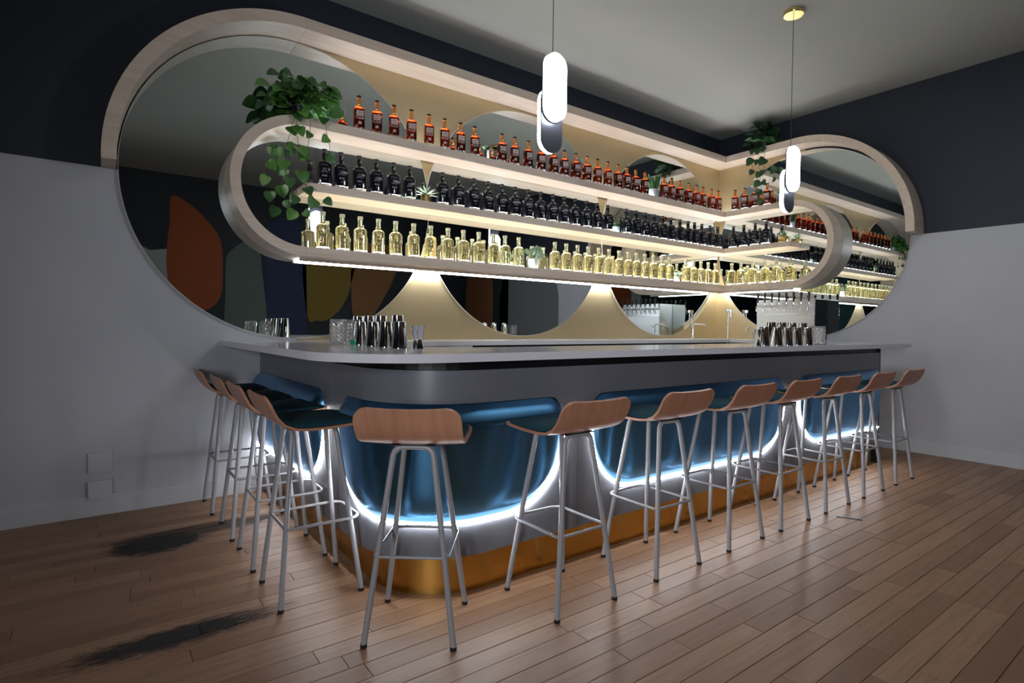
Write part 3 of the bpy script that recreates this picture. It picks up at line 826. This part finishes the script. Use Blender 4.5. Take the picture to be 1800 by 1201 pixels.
ORD = ['first', 'second', 'third', 'fourth', 'fifth', 'sixth', 'seventh', 'eighth', 'ninth', 'tenth', 'eleventh', 'twelfth', 'thirteenth', 'fourteenth', 'fifteenth', 'sixteenth', 'seventeenth', 'eighteenth', 'nineteenth', 'twentieth', 'twenty-first', 'twenty-second', 'twenty-third', 'twenty-fourth', 'twenty-fifth', 'twenty-sixth', 'twenty-seventh', 'twenty-eighth', 'twenty-ninth', 'thirtieth', 'thirty-first', 'thirty-second', 'thirty-third', 'thirty-fourth']
A1 = [-4.861, -4.72, -4.583, -4.436, -4.283, -4.138, -3.989, -3.849, -3.567, -3.426, -3.272, -3.123, -2.97, -2.834, -2.687, -2.534, -2.39, -2.247, -2.096, -1.964, -1.823, -1.676, -1.356, -1.226, -1.077, -0.914, -0.763, -0.636, -0.465, -0.331]
B1 = [-5.111, -4.992, -4.855, -4.721, -4.583, -4.446, -4.152, -4.001, -3.851, -3.705, -3.556, -3.411, -3.261, -3.112, -2.97, -2.823, -2.681, -2.526, -2.384, -2.233, -1.953, -1.802, -1.652, -1.507, -1.358, -1.214, -1.054, -0.901, -0.776, -0.633, -0.467, -0.314]
C1 = [-5.123, -4.981, -4.845, -4.701, -4.561, -4.407, -4.256, -4.095, -3.947, -3.795, -3.64, -3.515, -3.364, -2.934, -2.788, -2.641, -2.494, -2.351, -2.201, -2.052, -1.916, -1.782, -1.647, -1.507, -1.361, -1.227, -0.926, -0.779, -0.639, -0.491, -0.346]
A2 = [-0.356, -0.482, -0.619, -0.758]; B2 = [-0.335, -0.473, -0.617, -0.751]; C2 = [-0.323, -0.443, -0.593, -0.744, -0.882, -1.04]
for kind, xs1, ys2, z, nm, sh in ((('amber_bottle', 'amber'), A1, A2, CI+RoI+.001, 'amber spirit bottle', 'top shelf'),
                          (('black_bottle', 'black'), B1, B2, zm1+.001, 'black spirit bottle', 'middle shelf'),
                          (('clear_bottle', 'clear'), C1, C2, CI-RiI+.001, 'pale gold clear bottle', 'bottom shelf')):
    pr = None; yb_ = -.203 if kind[1] == 'amber' else -.195
    for i, x in enumerate(xs1):
        lb = f'{nm} on the {sh}, {ORD[i]} from the left on the left wall'
        g_ = f'{nm}s on the {sh}'
        ang = random.uniform(-.12, .12)+(-.25)
        if pr is None:
            pr = bottle_proto(kind, lb); pr['group'] = g_; pr.location = (x, yb_, z); pr.rotation_euler = (0, 0, ang)
        else: dup(pr, (x, yb_+random.uniform(-.002, .002), z), ang, lb, g_)
    for i, y in enumerate(ys2):
        dup(pr, (yb_, y, z), -PI/2+.3, f'{nm} on the {sh}, {ORD[i]} from the corner on the right wall', g_)

# ================================================================ PLANTS
def leaf_mesh(kind):
    bm = bmesh.new()
    if kind == 'heart':
        out = [(0, 0), (.35, -.12), (.62, .06), (.66, .35), (.5, .65), (.24, .92), (0, 1.08)]; fold = .16
    elif kind == 'blade':
        out = [(0, 0), (.10, .1), (.13, .35), (.12, .65), (.07, .9), (0, 1.05)]; fold = .05
    elif kind == 'agave':
        out = [(0, 0), (.10, .08), (.11, .4), (.06, .8), (0, 1.05)]; fold = .06
    else:
        out = [(0, 0), (.16, .15), (.30, .5), (.32, .78), (.18, .98), (0, 1.04)]; fold = .08
    mid = [bm.verts.new((0, y, -.25*(y-.4)**2)) for x, y in out]
    for s_ in (-1, 1):
        side = [mid[0]] + [bm.verts.new((s_*x*.9, y, fold*x*1.6-.30*(y-.4)**2)) for x, y in out[1:-1]] + [mid[-1]]
        for i in range(len(out)-1):
            q = [mid[i], side[i], side[i+1], mid[i+1]]; u = []
            for v_ in q:
                if v_ not in u: u.append(v_)
            if len(u) >= 3: bm.faces.new(u if s_ > 0 else u[::-1])
    me = bpy.data.meshes.new('leaf_'+kind); bm.normal_update(); bm.to_mesh(me); bm.free()
    for f in me.polygons: f.use_smooth = True
    return me
LM = {}
def leaf(parent, kind, m, loc, direction, size, rollv=0.0, up=(0, 0, 1)):
    key = (kind, m.name)
    if key not in LM: me = leaf_mesh(kind); me.materials.append(m); LM[key] = me
    o = bpy.data.objects.new('leaf', LM[key]); C.objects.link(o); o.parent = parent
    y = Vector(direction).normalized(); z = Vector(up); z = (z-y*z.dot(y))
    if z.length < 1e-3: z = Vector((1, 0, 0))-y*y.x
    z.normalize(); x = y.cross(z)
    R_ = Matrix((x, y, z)).transposed().to_4x4() @ Matrix.Rotation(rollv, 4, 'Y')
    R_.translation = Vector(loc); o.matrix_local = R_ @ Matrix.Diagonal((size, size, size, 1)); return o
def pot(parent, r0, r1, h, m, seg=20):
    latheobj('pot', [(.0001, 0), (r0, 0), (r1, h), (r1-.004, h), (r1-.006, h-.008), (.0001, h-.008)], m, parent, seg)
M_leafdark = leafmat('dark_pothos_leaf', (.012, .05, .02), (.04, .11, .04))
def pothos(name_label, loc, n_crown, vines, spread, face, sz=(.05, .085)):
    M_leaf = M_leafdark if face == 'R' else globals()['M_leaf']
    t = empty('pothos_plant', name_label, 'plant', loc, 0)
    pot(t, .05, .065, .085, M_potblack)
    for i in range(n_crown):
        a = random.uniform(0, 2*PI); el = random.uniform(-.15, 1.45); rr = spread*random.uniform(.35, 1)
        p_ = Vector((math.cos(a)*math.cos(el)*rr, math.sin(a)*math.cos(el)*rr*.62, .075+math.sin(el)*rr*.95))
        if face == 'L': p_.y = min(p_.y-.03, .09)
        else: p_.x = min(p_.x, .07)
        d_ = Vector((p_.x, p_.y, random.uniform(-.12, .05))).normalized()+Vector((random.uniform(-.4, .4), random.uniform(-.4, .2), random.uniform(-.5, .1)))
        leaf(t, 'heart', M_leaf, p_, d_, random.uniform(*sz), random.uniform(-.7, .7), up=(random.uniform(-.5, .5), -.9 if face == 'L' else -.3, .6))
        if i % 4 == 0: tubeobj('stem', [(0, 0, .07), (p_.x*.5, p_.y*.5, p_.z*.7+.04), tuple(p_)], .0018, M_vine, t, 5)
    for V_ in vines:
        pts = [Vector(q) for q in V_]; sm = []
        for i in range(len(pts)-1):
            a, b, c_, d_ = pts[max(i-1, 0)], pts[i], pts[i+1], pts[min(i+2, len(pts)-1)]
            for k in range(4):
                u = k/4; sm.append(.5*((2*b)+(c_-a)*u+(2*a-5*b+4*c_-d_)*u*u+(3*b-a-3*c_+d_)*u**3))
        sm.append(pts[-1]); tubeobj('vine', sm, .0018, M_vine, t, 5)
        L_ = 0
        for i in range(1, len(sm)):
            L_ += (sm[i]-sm[i-1]).length
            if L_ > random.uniform(.085, .12):
                L_ = 0; out = Vector((random.uniform(-1, 1), random.uniform(-.7, -.1), -.9)) if face == 'L' else Vector((random.uniform(-.7, -.1), random.uniform(-1, 1), -.9))
                leaf(t, 'heart', M_leaf, sm[i], out, random.uniform(sz[0]*.9, sz[1]*.85), random.uniform(-.4, .4), up=(0, -1, .2) if face == 'L' else (-1, -.5, .2))
    return t
zt = CI+RoI+.001
pothos('bushy trailing pothos in a dark pot on the left end of the top shelf', (-5.27, -.155, zt), 105,
       [[(.02, -.05, .08), (.03, -.115, .03), (.03, -.13, -.12), (.0, -.12, -.30), (-.03, -.12, -.42), (.03, -.12, -.52), (.10, -.115, -.60), (.15, -.115, -.545)],
        [(-.03, -.05, .08), (-.05, -.115, .03), (-.10, -.125, -.15), (-.13, -.12, -.30), (-.11, -.12, -.45), (-.07, -.12, -.56)],
        [(.06, -.05, .08), (.12, -.12, .03), (.145, -.13, -.10), (.17, -.12, -.2), (.14, -.125, -.28)],
        [(-.0, -.05, .08), (-.03, -.13, .02), (-.06, -.14, -.08), (-.05, -.13, -.2), (-.04, -.13, -.33)]], .25, 'L', (.055, .10))
pothos('trailing pothos above the canopy band on the right wall', (-.14, -.68, zt1+.001), 64,
       [[(-.03, 0, .07), (-.11, .0, .02), (-.125, .0, -.15), (-.12, -.02, -.35), (-.12, .0, -.55), (-.12, -.06, -.62)],
        [(-.03, .04, .07), (-.11, .06, .02), (-.125, .08, -.12), (-.12, .07, -.28)],
        [(-.03, -.04, .07), (-.11, -.06, .02), (-.125, -.07, -.15), (-.12, -.05, -.40), (-.12, -.02, -.50)]], .24, 'R', (.06, .11))
# canister with a dark plant
t = empty('silver_plant_tin', 'small silver tin with a dark sprig between amber bottles', 'plant', (-3.712, -.185, zt)); pot(t, .034, .034, .075, M_chrome)
latheobj('soil', [(.0001, .068), (.029, .068), (.0001, .070)], M_soil, t, 12)
for i in range(12):
    a = i*2.4; leaf(t, 'round', M_snake, (0, 0, .07), (math.cos(a), math.sin(a)*.6, 1.0), .055, 0)
# snake plant
t = empty('snake_plant', 'upright green snake plant in a grey ceramic pot on the top shelf', 'plant', (-1.515, -.18, zt)); pot(t, .05, .056, .085, M_potgrey)
latheobj('soil', [(.0001, .078), (.048, .078), (.0001, .080)], M_soil, t, 12)
for i in range(26):
    a = random.uniform(0, 2*PI); r_ = random.uniform(0, .035)
    leaf(t, 'blade', M_snake, (math.cos(a)*r_, math.sin(a)*r_, .07), (math.cos(a)*.55, math.sin(a)*.35, 1), random.uniform(.12, .19), random.uniform(-.6, .6), up=(math.cos(a), math.sin(a)-.4, 0))
def rosette(t, z, n_, size, kind, m, tilt=(.1, 1.3)):
    for i in range(n_):
        a = i*2.39996; k = i/n_; el = tilt[0]+(tilt[1]-tilt[0])*k
        leaf(t, kind, m, (math.cos(a)*.008, math.sin(a)*.008, z+.01*k), (math.cos(a)*math.cos(el), math.sin(a)*math.cos(el), math.sin(el)), size*(1-.35*k), 0)
t = empty('agave_plant', 'spiky agave in a small brass pot between black bottles', 'plant', (-4.297, -.18, zm1+.001)); pot(t, .036, .036, .065, M_brass2); rosette(t, .06, 34, .11, 'agave', M_agave)
t = empty('potted_sprout', 'small green sprout in a pale teal pot on the middle shelf', 'plant', (-2.091, -.18, zm1+.001)); pot(t, .036, .04, .062, M_potteal)
for i in range(9): leaf(t, 'round', M_snake, (0, 0, .055), (math.cos(i*2.4)*.5, math.sin(i*2.4)*.4, 1), .05)
t = empty('jade_succulent', 'large rounded-leaf succulent in a white pot on the bottom shelf', 'plant', (-3.177, -.175, CI-RiI+.001)); pot(t, .042, .05, .088, M_potwhite)
for i in range(46):
    a = random.uniform(0, 2*PI); el = random.uniform(.15, 1.5); r_ = random.uniform(.03, .085)
    p_ = (math.cos(a)*math.cos(el)*r_, math.sin(a)*math.cos(el)*r_*.7, .085+math.sin(el)*r_*1.1)
    leaf(t, 'round', M_succ, p_, (math.cos(a)*.7, math.sin(a)*.6-.1, .8), random.uniform(.04, .06), random.uniform(-.5, .5), up=(0, -1, .3))
for i in range(6): tubeobj('stem', [(0, 0, .08), (math.cos(i)*.05, math.sin(i)*.035, .15)], .005, M_succ, t, 6)
t = empty('small_succulent', 'small leafy succulent in a white cup on the bottom shelf near the corner', 'plant', (-1.08, -.185, CI-RiI+.001)); pot(t, .034, .037, .06, M_potwhite); rosette(t, .058, 24, .085, 'round', M_succ, (.5, 1.4))
t = empty('small_succulent', 'pale spiky succulent in a square brass pot on the right wall middle shelf', 'plant', (-.175, -.945, zm1+.001)); boxobj('pot', (-.042, .042, -.042, .042, 0, .072), M_brass2, t, .003)
rosette(t, .068, 26, .10, 'agave', M_agave, (.2, 1.3))

# ================================================================ BARWARE
def shaker(tall, label, group):
    t = empty('cocktail_shaker', label, 'shaker', group=group)
    h = .168 if tall else .132; r0, r1 = (.030, .045) if tall else (.029, .043)
    latheobj('cup', [(.0001, .004), (r0-.002, .004), (r0, 0), (r0+.001, .004), (r1, h-.004), (r1+.0015, h), (r1-.001, h-.001), (r0, .01), (.0001, .01)], M_chrome, t, 24)
    return t
def upside(tall, label, group):     # tins stand mouth down: wide at the foot, narrow on top
    t = empty('cocktail_shaker', label, 'shaker', group=group)
    h = .168 if tall else .132; r0, r1 = (.031, .044) if tall else (.030, .042)
    latheobj('tin', [(.0001, h), (r0-.003, h), (r0, h-.003), (r0+.0005, h-.010), (r1, .006), (r1+.0015, .003), (r1+.0015, 0), (.0001, 0)], M_chrome, t, 28)
    return t
def jigger(label, group):
    t = empty('jigger', label, 'jigger', group=group)
    latheobj('large_cup', [(.010, .045), (.0165, .070), (.0225, .112), (.0215, .112), (.008, .052), (.0001, .052)], M_chrome, t, 20)
    latheobj('small_cup', [(.0001, .044), (.008, .044), (.0155, .02), (.020, 0), (.019, 0), (.0001, .035)], M_chrome, t, 20)
    return t
M_crystal = mat('cut_crystal', (1, 1, 1), .03, trans=.92, ior=1.5)
def mixing_glass(label, group):
    t = empty('mixing_glass', label, 'mixing glass', group=group)
    bm = bmesh.new(); N = 24; rows_ = 13; R0 = .045; h = .15; G = []
    for i in range(rows_+1):
        z = .006+(h-.012)*i/rows_; row = []
        for j in range(N):
            k = ((i+j) % 2) if 1 < i < rows_-1 else .4
            r_ = R0+(.003 if k == 1 else -.002)*(1 if k != .4 else 0)
            a = 2*PI*j/N; row.append(bm.verts.new((r_*math.cos(a), r_*math.sin(a), z)))
        G.append(row)
    inn = [[bm.verts.new(((R0-.007)*math.cos(2*PI*j/N), (R0-.007)*math.sin(2*PI*j/N), z)) for j in range(N)] for z in (h-.006, .02)]
    G2 = G+inn
    for A, B in zip(G2, G2[1:]):
        for j in range(N):
            q = (A[j], A[(j+1) % N], B[(j+1) % N], B[j])
            if A in G[:-1] and B in G: bm.faces.new((q[0], q[1], q[3])); bm.faces.new((q[1], q[2], q[3]))
            else: bm.faces.new(q)
    bm.faces.new(G[0][::-1]); bm.faces.new(inn[1]); bmesh.ops.recalc_face_normals(bm, faces=bm.faces[:])
    new_obj('glass', bm, M_crystal, t)
    return t
ZTOP = 1.0705
# cluster on the left counter: positions as (across, along) on a bar mat line
g1, g2 = 'shaker tins on the left counter', 'shaker tins on the right counter'
UT, US = upside(True, 'x', g1), upside(False, 'x', g1)
JG = jigger('x', g1); MG = mixing_glass('x', g1)
def place(proto, used, x, y, label, group, rz=0):
    if not used: 
        proto.location = (x, y, ZTOP); proto['label'] = label; proto['group'] = group; used.append(1); return proto
    return dup(proto, (x, y, ZTOP), rz, label, group)
u1, u2, u3, u4 = [], [], [], []
LEFT_TALL = [(-5.12, -.88), (-5.12, -1.05), (-5.12, -1.235), (-5.12, -1.455)]
LEFT_SMALL = [(-5.22, -1.175), (-5.22, -1.36), (-5.22, -1.53), (-5.22, -1.695)]
for i, (x, y) in enumerate(LEFT_TALL): place(UT, u1, x, y, f'tall steel shaker tin in the left counter cluster, {ORD[i]} from its left', g1)
for i, (x, y) in enumerate(LEFT_SMALL): place(US, u2, x, y, f'short steel shaker tin in the left counter cluster, {ORD[i]} from its left', g1)
place(JG, u3, -5.14, -1.70, 'steel jigger on the left counter, left one at the right end of the tins', 'jiggers on the left counter')
place(JG, u3, -5.145, -1.765, 'steel jigger on the left counter, rightmost item of the cluster', 'jiggers on the left counter')
place(MG, u4, -5.34, -1.16, 'cut crystal mixing glass on the left counter, leftmost of the cluster', 'crystal mixing glasses')
place(MG, u4, -5.24, -1.035, 'cut crystal mixing glass on the left counter, touching the shaker tins', 'crystal mixing glasses')
gem = empty('green_glass_stopper', 'small emerald green glass stopper beside the crystal mixing glasses', 'stopper', (-5.285, -1.235, ZTOP))
latheobj('gem', [(.0001, 0), (.010, .002), (.016, .014), (.016, .022), (.008, .034), (.0001, .036)], mat('emerald_glass', (.02, .45, .25), .05, trans=.5), gem, 8, ang=5)
RIGHT_TALL = [(-2.412, -2.05), (-2.261, -2.05), (-2.108, -2.05), (-1.94, -2.05)]
RIGHT_SMALL = [(-2.635, -2.12), (-2.505, -2.145), (-2.36, -2.145), (-2.22, -2.145), (-2.06, -2.145)]
for i, (x, y) in enumerate(RIGHT_TALL): place(UT, u1, x, y, f'tall steel shaker tin in the right counter cluster, {ORD[i]} from its left', g2)
for i, (x, y) in enumerate(RIGHT_SMALL): place(US, u2, x, y, f'short steel shaker tin in the right counter cluster, {ORD[i]} from its left', g2)
place(JG, u3, -2.75, -2.14, 'steel jigger at the left end of the right counter cluster', 'jiggers on the right counter')
place(MG, u4, -1.80, -2.02, 'cut crystal mixing glass in the right cluster next to the tins', 'crystal mixing glasses')
place(MG, u4, -1.87, -2.14, 'cut crystal mixing glass at the far right of the right cluster', 'crystal mixing glasses')

# floor strip near the right stools
t = empty('metal_floor_strip', 'small dark metal strip lying on the floor in front of the right stools', 'floor strip', (-2.62, -2.70, .0005), math.radians(-62))
boxobj('plate', (-.07, .07, -.012, .012, 0, .004), M_penddark, t, .001)
for sx in (-.045, .045): latheobj('screw', [(.0001, .0055), (.005, .005), (.005, .004)], M_steel, t, 8, loc=(sx, 0, 0))
